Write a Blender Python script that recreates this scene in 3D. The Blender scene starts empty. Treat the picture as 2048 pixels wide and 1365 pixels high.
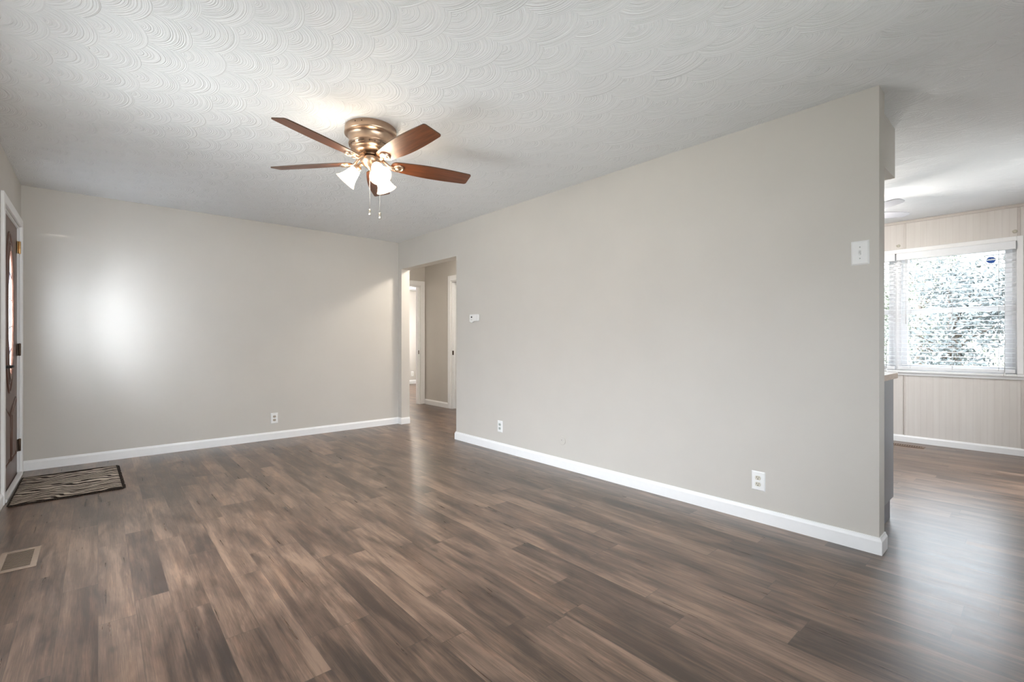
import bpy, math, random
from mathutils import Vector, Matrix
random.seed(7)
S = bpy.context.scene
COL = S.collection
PI = math.pi

# ------------------------------------------------------------------ camera
cam_d = bpy.data.cameras.new('camera')
cam = bpy.data.objects.new('camera', cam_d)
COL.objects.link(cam)
AZ = math.atan(828 / 936)
cam.location = (0, 0, 1.107)
cam.rotation_euler = (PI / 2, 0, -AZ)
cam_d.sensor_width = 36
cam_d.lens = 936 / 2048 * 36
cam_d.shift_y = 1.0 / 2048
cam_d.clip_start = 0.02
S.camera = cam

# ------------------------------------------------------------------ world, exposure
world = bpy.data.worlds.new('sky')
S.world = world
world.use_nodes = True
wn = world.node_tree.nodes; wl = world.node_tree.links
wn.clear()
wo = wn.new('ShaderNodeOutputWorld'); wb = wn.new('ShaderNodeBackground')
wb.inputs[0].default_value = (0.84, 0.92, 1.0, 1)
wtc = wn.new('ShaderNodeTexCoord'); wsp = wn.new('ShaderNodeSeparateXYZ'); wmr = wn.new('ShaderNodeMapRange')
wl.new(wtc.outputs['Generated'], wsp.inputs[0]); wl.new(wsp.outputs[2], wmr.inputs['Value'])
wmr.interpolation_type = 'SMOOTHSTEP'
wmr.inputs['From Min'].default_value = 0.08; wmr.inputs['From Max'].default_value = 0.34
wmr.inputs['To Min'].default_value = 1.7; wmr.inputs['To Max'].default_value = 7.5
wl.new(wmr.outputs[0], wb.inputs[1])
wl.new(wb.outputs[0], wo.inputs[0])
S.view_settings.view_transform = 'Standard'
S.view_settings.look = 'None'
S.view_settings.gamma = 1
S.view_settings.use_curve_mapping = False
S.view_settings.exposure = 1.12
S.cycles.max_bounces = 10
S.cycles.diffuse_bounces = 6
S.cycles.transparent_max_bounces = 24
S.cycles.sample_clamp_indirect = 6
S.cycles.use_denoising = True

# ------------------------------------------------------------------ large lights (daylight at the openings)
def area(name, loc, direction, sx, sy, power, color=(1, 1, 1), portal=False, spread=180):
    d = bpy.data.lights.new(name, 'AREA')
    d.shape = 'RECTANGLE'; d.size = sx; d.size_y = sy
    d.energy = power; d.color = color; d.spread = math.radians(spread)
    if portal:
        d.cycles.is_portal = True
    o = bpy.data.objects.new(name, d); COL.objects.link(o)
    o.location = loc
    o.rotation_euler = Vector(direction).to_track_quat('-Z', 'Y').to_euler()
    return o
area('daylight_front_window', (-0.66, 2.8, 1.23), (1, 0, 0), 1.38, 1.6, 26, (0.96, 0.98, 1.0))
area('added_back_fill', (1.3, -1.35, 1.4), (0, 1, 0), 2.2, 1.3, 12.5, (0.98, 0.99, 1.0), spread=75)  # added fill through an invented back window, aimed at the far wall
area('added_patio_fill', (5.2, -0.90, 1.06), (0, 1, 0), 1.1, 2.05, 22, (0.95, 0.98, 1.0))  # added light for the kitchen; the patio door itself is assumed
area('added_bedroom_fill', (7.95, 9.2, 1.5), (-1, 0, 0), 1.2, 1.2, 150, (1, 0.98, 0.95))  # added to brighten the bedroom, from an unseen invented window
area('daylight_entry_glass', (-1.42, 4.02, 1.46), (0.62, 1.0, -0.10), 1.45, 1.5, 900, (1.0, 0.955, 0.88), spread=100)
area('portal_kitchen_window', (6.90, 1.08, 1.42), (-1, 0, 0), 1.9, 1.32, 1, portal=True)

# ------------------------------------------------------------------ materials
def new_mat(name):
    m = bpy.data.materials.new(name); m.use_nodes = True
    nt = m.node_tree
    return m, nt, nt.nodes['Principled BSDF']

class N:
    """small node-building helper"""
    def __init__(s, nt): s.nt = nt
    def n(s, t, **kw):
        x = s.nt.nodes.new(t)
        for k, v in kw.items(): setattr(x, k, v)
        return x
    def l(s, a, b): s.nt.links.new(a, b)
    def m(s, op, a, b=None, c=None):
        x = s.nt.nodes.new('ShaderNodeMath'); x.operation = op
        for i, v in enumerate((a, b, c)):
            if v is None: continue
            if isinstance(v, (int, float)): x.inputs[i].default_value = v
            else: s.l(v, x.inputs[i])
        return x.outputs[0]
    def xyz(s, x, y, z=0.0):
        c = s.nt.nodes.new('ShaderNodeCombineXYZ')
        for i, v in enumerate((x, y, z)):
            if isinstance(v, (int, float)): c.inputs[i].default_value = v
            else: s.l(v, c.inputs[i])
        return c.outputs[0]
    def pos(s):
        g = s.nt.nodes.new('ShaderNodeNewGeometry'); p = s.nt.nodes.new('ShaderNodeSeparateXYZ')
        s.l(g.outputs['Position'], p.inputs[0]); return p.outputs
    def obj(s):
        g = s.nt.nodes.new('ShaderNodeTexCoord'); p = s.nt.nodes.new('ShaderNodeSeparateXYZ')
        s.l(g.outputs['Object'], p.inputs[0]); return g.outputs['Object'], p.outputs
    def noise(s, vec, scale=1, detail=3, rough=0.5, dist=0.0):
        x = s.nt.nodes.new('ShaderNodeTexNoise')
        x.inputs['Scale'].default_value = scale; x.inputs['Detail'].default_value = detail
        x.inputs['Roughness'].default_value = rough; x.inputs['Distortion'].default_value = dist
        if vec is not None: s.l(vec, x.inputs['Vector'])
        return x.outputs[0]
    def white(s, vec):
        x = s.nt.nodes.new('ShaderNodeTexWhiteNoise'); x.noise_dimensions = '3D'
        s.l(vec, x.inputs['Vector']); return x.outputs['Value']
    def ramp(s, fac, stops, interp='LINEAR'):
        x = s.nt.nodes.new('ShaderNodeValToRGB'); r = x.color_ramp; r.interpolation = interp
        while len(r.elements) < len(stops): r.elements.new(0.5)
        for e, (p, c) in zip(r.elements, stops):
            e.position = p; e.color = (*c, 1) if len(c) == 3 else c
        s.l(fac, x.inputs[0]); return x.outputs[0]
    def mix(s, fac, a, b, blend='MIX'):
        x = s.nt.nodes.new('ShaderNodeMix'); x.data_type = 'RGBA'; x.blend_type = blend
        for sock, v in ((x.inputs[0], fac), (x.inputs[6], a), (x.inputs[7], b)):
            if isinstance(v, (int, float)): sock.default_value = v
            elif isinstance(v, tuple): sock.default_value = (*v, 1)
            else: s.l(v, sock)
        return x.outputs[2]
    def bump(s, h, strength, dist, bsdf):
        b = s.nt.nodes.new('ShaderNodeBump'); b.inputs['Strength'].default_value = strength
        b.inputs['Distance'].default_value = dist
        s.l(h, b.inputs['Height']); s.l(b.outputs[0], bsdf.inputs['Normal'])

def simple(name, col, rough=0.5, metal=0.0, spec=0.5, noise=0.04, nscale=30, bump=0.0, bscale=200):
    m, nt, b = new_mat(name); k = N(nt)
    o, _ = k.obj()
    f = k.noise(o, nscale, 3)
    lo = tuple(max(0, c * (1 - noise)) for c in col); hi = tuple(min(1, c * (1 + noise)) for c in col)
    k.l(k.ramp(f, [(0.3, lo), (0.7, hi)]), b.inputs['Base Color'])
    b.inputs['Roughness'].default_value = rough; b.inputs['Metallic'].default_value = metal
    b.inputs['Specular IOR Level'].default_value = spec
    if bump: k.bump(k.noise(o, bscale, 3), bump, 0.002, b)
    return m

WALLC = (0.555, 0.527, 0.487)
M = {}
M['wall'] = simple('greige_wall_paint', WALLC, 0.55, noise=0.015, nscale=3, bump=0.05, bscale=260, spec=0.3)
M['trim'] = simple('white_trim_paint', (0.83, 0.83, 0.83), 0.35, noise=0.01)
M['soffit'] = simple('greige_soffit_paint', WALLC, 0.55, noise=0.015, nscale=3, spec=0.3)
M['plate'] = simple('white_plastic', (0.80, 0.80, 0.79), 0.28, noise=0.01)
M['plate_cream'] = simple('cream_plastic', (0.62, 0.59, 0.50), 0.4, noise=0.02)
M['receptacle_tan'] = simple('tan_plastic', (0.42, 0.36, 0.29), 0.4, noise=0.02)
M['receptacle_grey'] = simple('grey_plastic', (0.42, 0.45, 0.42), 0.4, noise=0.02)
M['black'] = simple('black_plastic', (0.012, 0.012, 0.012), 0.4)
M['door'] = simple('brown_door_stain', (0.105, 0.052, 0.036), 0.38, noise=0.18, nscale=9)
M['brass'] = simple('aged_brass', (0.55, 0.36, 0.17), 0.32, 1.0, noise=0.1)
M['bronze_dark'] = simple('dark_bronze_metal', (0.10, 0.065, 0.045), 0.4, 0.8, noise=0.1)
M['copper'] = simple('brushed_copper_bronze', (0.50, 0.36, 0.26), 0.36, 1.0, noise=0.06, nscale=20)
M['nickel'] = simple('pale_brushed_metal', (0.60, 0.56, 0.50), 0.3, 1.0, noise=0.05)
M['white_metal'] = simple('white_enamel', (0.78, 0.78, 0.80), 0.35, noise=0.01)
M['slat'] = simple('white_blind_slat', (0.80, 0.81, 0.83), 0.4, noise=0.01)
M['vinyl'] = simple('white_vinyl', (0.82, 0.82, 0.83), 0.35, noise=0.01)
M['cabinet'] = simple('grey_cabinet_paint', (0.17, 0.18, 0.195), 0.33, noise=0.03)
M['toe'] = simple('dark_grey_toe_kick', (0.085, 0.087, 0.10), 0.35, noise=0.03)
M['vent_tan'] = simple('tan_painted_steel', (0.30, 0.225, 0.17), 0.42, noise=0.05)
M['vent_brown'] = simple('brown_painted_steel', (0.16, 0.10, 0.07), 0.45, noise=0.05)
M['vent_dark'] = simple('dark_vent_louvre', (0.15, 0.105, 0.075), 0.5, noise=0.05)
M['hole'] = simple('dark_void', (0.01, 0.008, 0.007), 0.9)
M['sticker'] = simple('blue_sticker_vinyl', (0.012, 0.07, 0.30), 0.4, noise=0.02)
M['sticker_white'] = simple('white_sticker_ink', (0.85, 0.85, 0.85), 0.4)
M['cord'] = simple('pale_cord', (0.55, 0.55, 0.54), 0.6)
M['came'] = simple('dark_leaded_came', (0.05, 0.04, 0.05), 0.4, 0.7)

def wood_counter():
    m, nt, b = new_mat('pale_wood_laminate'); k = N(nt)
    p = k.pos()
    f = k.noise(k.xyz(k.m('MULTIPLY', p[0], 60), k.m('MULTIPLY', p[1], 5), k.m('MULTIPLY', p[2], 60)), 1, 4)
    k.l(k.ramp(f, [(0.3, (0.36, 0.27, 0.21)), (0.7, (0.52, 0.42, 0.34))]), b.inputs['Base Color'])
    b.inputs['Roughness'].default_value = 0.3
    return m
M['counter'] = wood_counter()

def blade_wood(name, stops, ax=0):
    m, nt, b = new_mat(name); k = N(nt)
    o, p = k.obj()
    v = k.xyz(k.m('MULTIPLY', p[0], 5), k.m('MULTIPLY', p[1], 70), k.m('MULTIPLY', p[2], 5))
    f = k.noise(v, 1, 5, 0.6, 0.6)
    k.l(k.ramp(f, stops), b.inputs['Base Color'])
    b.inputs['Roughness'].default_value = 0.33
    return m
M['blade'] = blade_wood('walnut_blade_veneer', [(0.3, (0.075, 0.021, 0.007)), (0.7, (0.18, 0.058, 0.021))])
M['blade_white'] = simple('white_blade_laminate', (0.40, 0.40, 0.43), 0.4, noise=0.02)
M['blade_edge'] = simple('dark_blade_edge', (0.06, 0.03, 0.015), 0.4)

def shade_mat(name, col, strength):
    m, nt, b = new_mat(name); k = N(nt)
    o, p = k.obj()
    b.inputs['Base Color'].default_value = (0.85, 0.80, 0.70, 1)
    b.inputs['Roughness'].default_value = 0.35
    f = k.noise(o, 25, 3)
    k.l(k.ramp(f, [(0.25, tuple(c * 0.92 for c in col)), (0.75, col)]), b.inputs['Emission Color'])
    b.inputs['Emission Strength'].default_value = strength
    return m
M['shade'] = shade_mat('lit_frosted_glass_shade', (1.0, 0.85, 0.65), 16.0)
M['bulb'] = shade_mat('lit_bulb', (1.0, 0.85, 0.66), 26.0)
M['bowl'] = shade_mat('lit_opal_glass_bowl', (1.0, 0.91, 0.80), 100.0)
M['bowl_bright'] = shade_mat('bright_opal_glass_bowl', (1.0, 0.94, 0.88), 80.0)
M['shade_rim'] = shade_mat('frosted_glass_rim', (1.0, 0.82, 0.58), 0.55)
M['shade_inner'] = shade_mat('frosted_glass_inside', (1.0, 0.74, 0.48), 0.75)

def glass_mat(name, tint=(1, 1, 1), rough=0.0, bump=0, frost=0):
    m, nt, b = new_mat(name); k = N(nt)
    nt.nodes.remove(b)
    out = nt.nodes['Material Output']
    t = k.n('ShaderNodeBsdfTransparent'); t.inputs[0].default_value = (*tint, 1)
    g = k.n('ShaderNodeBsdfGlossy'); g.inputs['Roughness'].default_value = rough
    lw = k.n('ShaderNodeLayerWeight'); lw.inputs[0].default_value = 0.25
    fac = k.m('MULTIPLY', lw.outputs['Fresnel'], 0.8)
    if bump:
        o, p = k.obj()
        bn = k.n('ShaderNodeBump'); bn.inputs['Strength'].default_value = bump; bn.inputs['Distance'].default_value = 0.004
        k.l(k.noise(o, 45, 2), bn.inputs['Height']); k.l(bn.outputs[0], g.inputs['Normal'])
    mx = k.n('ShaderNodeMixShader')
    if frost:
        tr = k.n('ShaderNodeBsdfTranslucent'); tr.inputs[0].default_value = (*tint, 1)
        m2 = k.n('ShaderNodeMixShader'); m2.inputs[0].default_value = frost
        k.l(t.outputs[0], m2.inputs[1]); k.l(tr.outputs[0], m2.inputs[2]); t = m2
    k.l(fac, mx.inputs[0]); k.l(t.outputs[0], mx.inputs[1]); k.l(g.outputs[0], mx.inputs[2])
    k.l(mx.outputs[0], out.inputs['Surface'])
    return m
M['glass'] = glass_mat('clear_window_glass')
M['door_glass'] = glass_mat('textured_door_glass', (0.86, 0.92, 1.0), 0.15, bump=0.5, frost=0.75)

def floor_mat():
    m, nt, b = new_mat('brown_vinyl_plank'); k = N(nt)
    p = k.pos(); x, y = p[0], p[1]
    Wd = 0.118; Ln = 0.92
    row = k.m('FLOOR', k.m('DIVIDE', x, Wd))
    fx = k.m('SUBTRACT', k.m('DIVIDE', x, Wd), row)
    off = k.m('MULTIPLY', k.white(k.xyz(row, 3.1, 0)), 5.0)
    yy = k.m('ADD', k.m('DIVIDE', y, Ln), off)
    colm = k.m('FLOOR', yy); fy = k.m('SUBTRACT', yy, colm)
    r1 = k.white(k.xyz(row, colm, 1.0)); r2 = k.white(k.xyz(row, colm, 7.0)); r3 = k.white(k.xyz(row, colm, 13.0))
    ox = k.m('ADD', x, k.m('MULTIPLY', r1, 31)); oy = k.m('ADD', y, k.m('MULTIPLY', r2, 47))
    # broad weathered patches, streaks along the board, fine grain
    patch = k.noise(k.xyz(k.m('MULTIPLY', ox, 9), k.m('MULTIPLY', oy, 2.2), r3), 1, 4, 0.55, 0.6)
    streak = k.noise(k.xyz(k.m('MULTIPLY', ox, 42), k.m('MULTIPLY', oy, 1.7), r3), 1, 4, 0.6, 0.4)
    grain = k.noise(k.xyz(k.m('MULTIPLY', ox, 330), k.m('MULTIPLY', oy, 9), r3), 1, 3, 0.6)
    tone = k.m('ADD', k.m('MULTIPLY', patch, 0.60), k.m('MULTIPLY', streak, 0.42))
    tone = k.m('ADD', tone, k.m('MULTIPLY', k.m('SUBTRACT', r1, 0.5), 0.13))
    tone = k.m('ADD', tone, k.m('MULTIPLY', k.m('SUBTRACT', grain, 0.5), 0.30))
    c = k.ramp(tone, [(0.37, (0.046, 0.025, 0.0155)), (0.46, (0.098, 0.058, 0.037)), (0.55, (0.160, 0.098, 0.065)), (0.66, (0.27, 0.172, 0.116))])
    # ragged dark weathering with feathered ends, and pale scuffs
    wx = k.m('MULTIPLY', k.m('SUBTRACT', k.noise(k.xyz(k.m('MULTIPLY', ox, 5), k.m('MULTIPLY', oy, 5), r2), 1, 3), 0.5), 0.10)
    wy = k.m('MULTIPLY', k.m('SUBTRACT', k.noise(k.xyz(k.m('MULTIPLY', ox, 55), k.m('MULTIPLY', oy, 3), r3), 1, 3, 0.7), 0.5), 0.65)
    rag = k.noise(k.xyz(k.m('MULTIPLY', k.m('ADD', ox, wx), 13), k.m('MULTIPLY', k.m('ADD', oy, wy), 1.9), r1), 1, 3, 0.55)
    dk = k.ramp(rag, [(0.36, (0.60, 0.57, 0.56)), (0.46, (1, 1, 1)), (0.58, (1, 1, 1)), (0.68, (1.28, 1.22, 1.17))])
    c = k.mix(0.9, c, dk, 'MULTIPLY')
    hue = k.mix(k.m('MULTIPLY', r2, 0.25), c, (0.86, 0.88, 0.90), 'MULTIPLY')
    # knots
    vo = k.n('ShaderNodeTexVoronoi'); vo.inputs['Scale'].default_value = 1.0
    k.l(k.xyz(k.m('MULTIPLY', ox, 6.5), k.m('MULTIPLY', oy, 3.6), 0.0), vo.inputs['Vector'])
    kn = k.ramp(vo.outputs['Distance'], [(0.03, (0.50, 0.47, 0.45)), (0.12, (1, 1, 1))])
    hue = k.mix(0.8, hue, kn, 'MULTIPLY')
    hue = k.mix(1.0, hue, (0.88, 0.87, 0.87), 'MULTIPLY')
    # joints between boards
    ex = k.m('MINIMUM', fx, k.m('SUBTRACT', 1.0, fx)); ey = k.m('MINIMUM', fy, k.m('SUBTRACT', 1.0, fy))
    jx = k.m('LESS_THAN', ex, 0.008); jy = k.m('LESS_THAN', ey, 0.0016)
    j = k.m('MAXIMUM', jx, jy)
    k.l(k.mix(k.m('MULTIPLY', j, 0.55), hue, (0.03, 0.02, 0.016)), b.inputs['Base Color'])
    k.l(k.m('ADD', 0.23, k.m('MULTIPLY', streak, 0.14)), b.inputs['Roughness'])
    b.inputs['Specular IOR Level'].default_value = 0.95
    h = k.m('SUBTRACT', k.m('ADD', k.m('MULTIPLY', grain, 0.5), k.m('MULTIPLY', streak, 0.3)), k.m('MULTIPLY', j, 0.8))
    k.bump(h, 0.11, 0.0016, b)
    return m
M['floor'] = floor_mat()

def ceiling_mat():
    m, nt, b = new_mat('swirl_plaster_ceiling'); k = N(nt)
    p = k.pos(); x, y = p[0], p[1]
    PX, PY, SH, R = 0.157, 0.2455, 0.1116, 0.2
    warp = k.noise(k.xyz(x, y, 0), 2.3, 1)
    x = k.m('ADD', x, k.m('MULTIPLY', k.m('SUBTRACT', warp, 0.5), 0.06))
    xs = k.m('DIVIDE', k.m('SUBTRACT', x, 1.222), PX)
    k0 = k.m('FLOOR', xs)
    def cell(dk):
        kk = k.m('ADD', k0, dk)
        dx = k.m('MULTIPLY', k.m('SUBTRACT', xs, kk), PX)
        yq = k.m('DIVIDE', k.m('ADD', k.m('SUBTRACT', y, 1.481), k.m('MULTIPLY', kk, SH)), PY)
        n = k.m('ROUND', yq)
        rnd = k.white(k.xyz(kk, n, 2.0)); rnd2 = k.white(k.xyz(kk, n, 9.0))
        dy = k.m('MULTIPLY', k.m('SUBTRACT', yq, n), PY)
        dx = k.m('ADD', dx, k.m('MULTIPLY', k.m('SUBTRACT', rnd, 0.5), 0.022))
        dy = k.m('ADD', dy, k.m('MULTIPLY', k.m('SUBTRACT', rnd2, 0.5), 0.026))
        d = k.m('SQRT', k.m('ADD', k.m('MULTIPLY', dx, dx), k.m('MULTIPLY', dy, dy)))
        return d, rnd
    (da, ra), (db, rb), (dc, rc) = cell(-1), cell(0), cell(1)
    ia = k.m('LESS_THAN', da, R); ib = k.m('LESS_THAN', db, R)
    def sel(c, u, v):
        return k.m('ADD', k.m('MULTIPLY', c, u), k.m('MULTIPLY', k.m('SUBTRACT', 1.0, c), v))
    d = sel(ia, da, sel(ib, db, dc)); r = sel(ia, ra, sel(ib, rb, rc))
    # comb ridges: irregular rings about each curl
    ring = k.noise(k.xyz(k.m('MULTIPLY', d, 165.0), k.m('MULTIPLY', r, 90.0), 0.0), 1, 2, 0.6)
    edge = k.ramp(d, [(0.0, (0, 0, 0)), (0.15, (0.15, 0.15, 0.15)), (0.198, (1, 1, 1)), (0.2, (0, 0, 0))])
    h = k.m('ADD', k.m('MULTIPLY', ring, 1.0), k.m('MULTIPLY', edge, 0.16))
    b.inputs['Base Color'].default_value = (0.795, 0.81, 0.825, 1)
    b.inputs['Roughness'].default_value = 0.5
    b.inputs['Specular IOR Level'].default_value = 0.35
    k.bump(h, 1.0, 0.0075, b)
    return m
M['ceiling'] = ceiling_mat()

def bead_mat():
    m, nt, b = new_mat('cream_beadboard_panel'); k = N(nt)
    p = k.pos()
    w = k.m('PINGPONG', k.m('MULTIPLY', p[1], 1.0), 0.0255)
    g = k.m('LESS_THAN', w, 0.0022)
    f = k.noise(k.xyz(k.m('MULTIPLY', p[1], 25), 0, k.m('MULTIPLY', p[2], 1.5)), 1, 3)
    base = k.ramp(f, [(0.3, (0.63, 0.59, 0.555)), (0.7, (0.67, 0.635, 0.60))])
    k.l(k.mix(k.m('MULTIPLY', g, 0.25), base, (0.50, 0.46, 0.43)), b.inputs['Base Color'])
    b.inputs['Roughness'].default_value = 0.5
    h = k.ramp(k.m('MULTIPLY', w, 100), [(0.1, (0, 0, 0)), (0.5, (1, 1, 1))])
    k.bump(h, 0.12, 0.002, b)
    return m
M['bead'] = bead_mat()
M['batten'] = simple('cream_batten', (0.56, 0.515, 0.48), 0.5, noise=0.02)

def rug_mat():
    m, nt, b = new_mat('woodgrain_rug_pile'); k = N(nt)
    o, p = k.obj(); x, y = p[0], p[1]
    # cathedral grain: nested bands along x
    wob = k.noise(k.xyz(k.m('MULTIPLY', x, 3.4), k.m('MULTIPLY', y, 4.5), 0.3), 1, 2)
    wob2 = k.noise(k.xyz(k.m('MULTIPLY', x, 9), k.m('MULTIPLY', y, 16.0), 1.3), 1, 2)
    t = k.m('ADD', k.m('MULTIPLY', y, 21.0), k.m('ADD', k.m('MULTIPLY', wob, 5.5), k.m('MULTIPLY', wob2, 0.7)))
    s = k.m('SINE', k.m('MULTIPLY', t, 6.0))
    fuzz = k.noise(o, 240, 2)
    s = k.m('ADD', s, k.m('MULTIPLY', k.m('SUBTRACT', fuzz, 0.5), 0.6))
    c = k.ramp(k.m('ADD', k.m('MULTIPLY', s, 0.5), 0.5), [(0.32, (0.025, 0.018, 0.014)), (0.55, (0.50, 0.42, 0.345))])
    k.l(c, b.inputs['Base Color'])
    b.inputs['Roughness'].default_value = 0.95
    b.inputs['Specular IOR Level'].default_value = 0.1
    k.bump(k.m('ADD', fuzz, k.m('MULTIPLY', s, 0.5)), 0.8, 0.006, b)
    return m
M['rug'] = rug_mat()
M['rug_dark'] = simple('dark_rug_fringe', (0.035, 0.027, 0.022), 0.95, noise=0.5, nscale=120, spec=0.1)
M['lawn'] = simple('dry_pale_lawn', (0.15, 0.155, 0.12), 0.9, noise=0.2, nscale=4)
M['bark'] = simple('grey_bark', (0.16, 0.13, 0.11), 0.9, noise=0.3, nscale=12)
def leaf(name, c1, c2):
    m, nt, b = new_mat(name); k = N(nt)
    g = k.n('ShaderNodeNewGeometry')
    k.l(k.ramp(k.noise(g.outputs['Position'], 5, 3), [(0.3, c1), (0.7, c2)]), b.inputs['Base Color'])
    b.inputs['Roughness'].default_value = 0.6
    return m
M['leaf_a'] = leaf('green_leaves', (0.06, 0.07, 0.045), (0.25, 0.27, 0.20))
M['leaf_b'] = leaf('autumn_leaves', (0.11, 0.08, 0.04), (0.34, 0.28, 0.18))
M['leaf_c'] = leaf('blue_green_leaves', (0.06, 0.07, 0.07), (0.22, 0.25, 0.25))

# ------------------------------------------------------------------ mesh builder
class MB:
    def __init__(s): s.v = []; s.f = []; s.mi = []; s.sm = []
    def add(s, vs, fs, mi=0, smooth=False):
        b = len(s.v); s.v += [tuple(a) for a in vs]
        for q in fs:
            s.f.append([b + i for i in q]); s.mi.append(mi); s.sm.append(smooth)
        return s
    def box(s, x0, x1, y0, y1, z0, z1, mi=0):
        x0, x1 = min(x0, x1), max(x0, x1); y0, y1 = min(y0, y1), max(y0, y1); z0, z1 = min(z0, z1), max(z0, z1)
        v = [(x0, y0, z0), (x1, y0, z0), (x1, y1, z0), (x0, y1, z0), (x0, y0, z1), (x1, y0, z1), (x1, y1, z1), (x0, y1, z1)]
        return s.add(v, [(0, 3, 2, 1), (4, 5, 6, 7), (0, 1, 5, 4), (1, 2, 6, 5), (2, 3, 7, 6), (3, 0, 4, 7)], mi)
    def prism(s, poly, h0, h1, axis='z', mi=0):
        """poly in the two other axes (ccw about +axis), extruded h0..h1 along axis"""
        def mk(a, b, h):
            return {'z': (a, b, h), 'y': (b, h, a), 'x': (h, a, b)}[axis]
        n = len(poly)
        v = [mk(a, b, h0) for a, b in poly] + [mk(a, b, h1) for a, b in poly]
        f = [tuple(range(n))[::-1], tuple(range(n, 2 * n))] + [(i, (i + 1) % n, n + (i + 1) % n, n + i) for i in range(n)]
        return s.add(v, f, mi)
    def lathe(s, prof, seg=32, origin=(0, 0, 0), direction=(0, 0, 1), mi=0, smooth=True):
        """prof: (r, h) along direction"""
        q = Vector((0, 0, 1)).rotation_difference(Vector(direction).normalized()); o = Vector(origin)
        v = []; f = []
        for r, h in prof:
            for i in range(seg):
                a = 2 * PI * i / seg
                v.append(tuple(o + q @ Vector((max(r, 1e-5) * math.cos(a), max(r, 1e-5) * math.sin(a), h))))
        for j in range(len(prof) - 1):
            for i in range(seg):
                k = (i + 1) % seg
                f.append((j * seg + i, j * seg + k, (j + 1) * seg + k, (j + 1) * seg + i))
        return s.add(v, f, mi, smooth)
    def tube(s, pts, r, seg=10, mi=0, cap=True):
        pts = [Vector(p) for p in pts]; rs = r if isinstance(r, (list, tuple)) else [r] * len(pts)
        v = []; f = []
        up = None
        for i, p in enumerate(pts):
            t = (pts[min(i + 1, len(pts) - 1)] - pts[max(i - 1, 0)]).normalized()
            if up is None: up = t.orthogonal().normalized()
            up = (up - t * up.dot(t)).normalized(); w = t.cross(up)
            for k in range(seg):
                a = 2 * PI * k / seg
                v.append(tuple(p + (up * math.cos(a) + w * math.sin(a)) * rs[i]))
        for j in range(len(pts) - 1):
            for i in range(seg):
                k = (i + 1) % seg
                f.append((j * seg + i, j * seg + k, (j + 1) * seg + k, (j + 1) * seg + i))
        if cap:
            f.append(tuple(range(seg))[::-1]); n = (len(pts) - 1) * seg; f.append(tuple(range(n, n + seg)))
        return s.add(v, f, mi, True)
    def build(s, name, mats, parent=None, bevel=0, seg=2, offset=None, xf=None):
        me = bpy.data.meshes.new(name)
        vs = s.v
        if xf is not None: vs = [tuple(xf @ Vector(a)) for a in vs]
        off = Vector(offset) if offset is not None else Vector((0, 0, 0))
        if parent is not None and offset is None: off = world_loc(parent)
        vs = [(a[0] - off[0], a[1] - off[1], a[2] - off[2]) for a in vs]
        me.from_pydata(vs, [], s.f)
        for m_ in (mats if isinstance(mats, (list, tuple)) else [mats]): me.materials.append(m_)
        me.polygons.foreach_set('material_index', s.mi); me.polygons.foreach_set('use_smooth', s.sm)
        me.update()
        o = bpy.data.objects.new(name, me); COL.objects.link(o)
        if parent is not None: o.parent = parent
        elif offset is not None: o.location = off
        if bevel:
            b = o.modifiers.new('bevel', 'BEVEL'); b.width = bevel; b.segments = seg; b.limit_method = 'ANGLE'
            b.harden_normals = False
        return o
def world_loc(o):
    l = Vector((0, 0, 0))
    while o is not None: l += o.location; o = o.parent
    return l
def tag(o, label, cat, group=None, kind=None):
    o['label'] = label; o['category'] = cat
    if group: o['group'] = group
    if kind: o['kind'] = kind
    return o
def struct(o, label, cat): return tag(o, label, cat, kind='structure')
def empty(name, loc, label, cat, group=None, kind=None):
    o = bpy.data.objects.new(name, None); COL.objects.link(o); o.location = loc
    o.empty_display_size = 0.1
    return tag(o, label, cat, group, kind)
def copy_tree(o, parent=None):
    c = o.copy(); COL.objects.link(c)
    if parent is not None: c.parent = parent
    for ch in list(o.children): copy_tree(ch, c)
    return c

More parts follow.
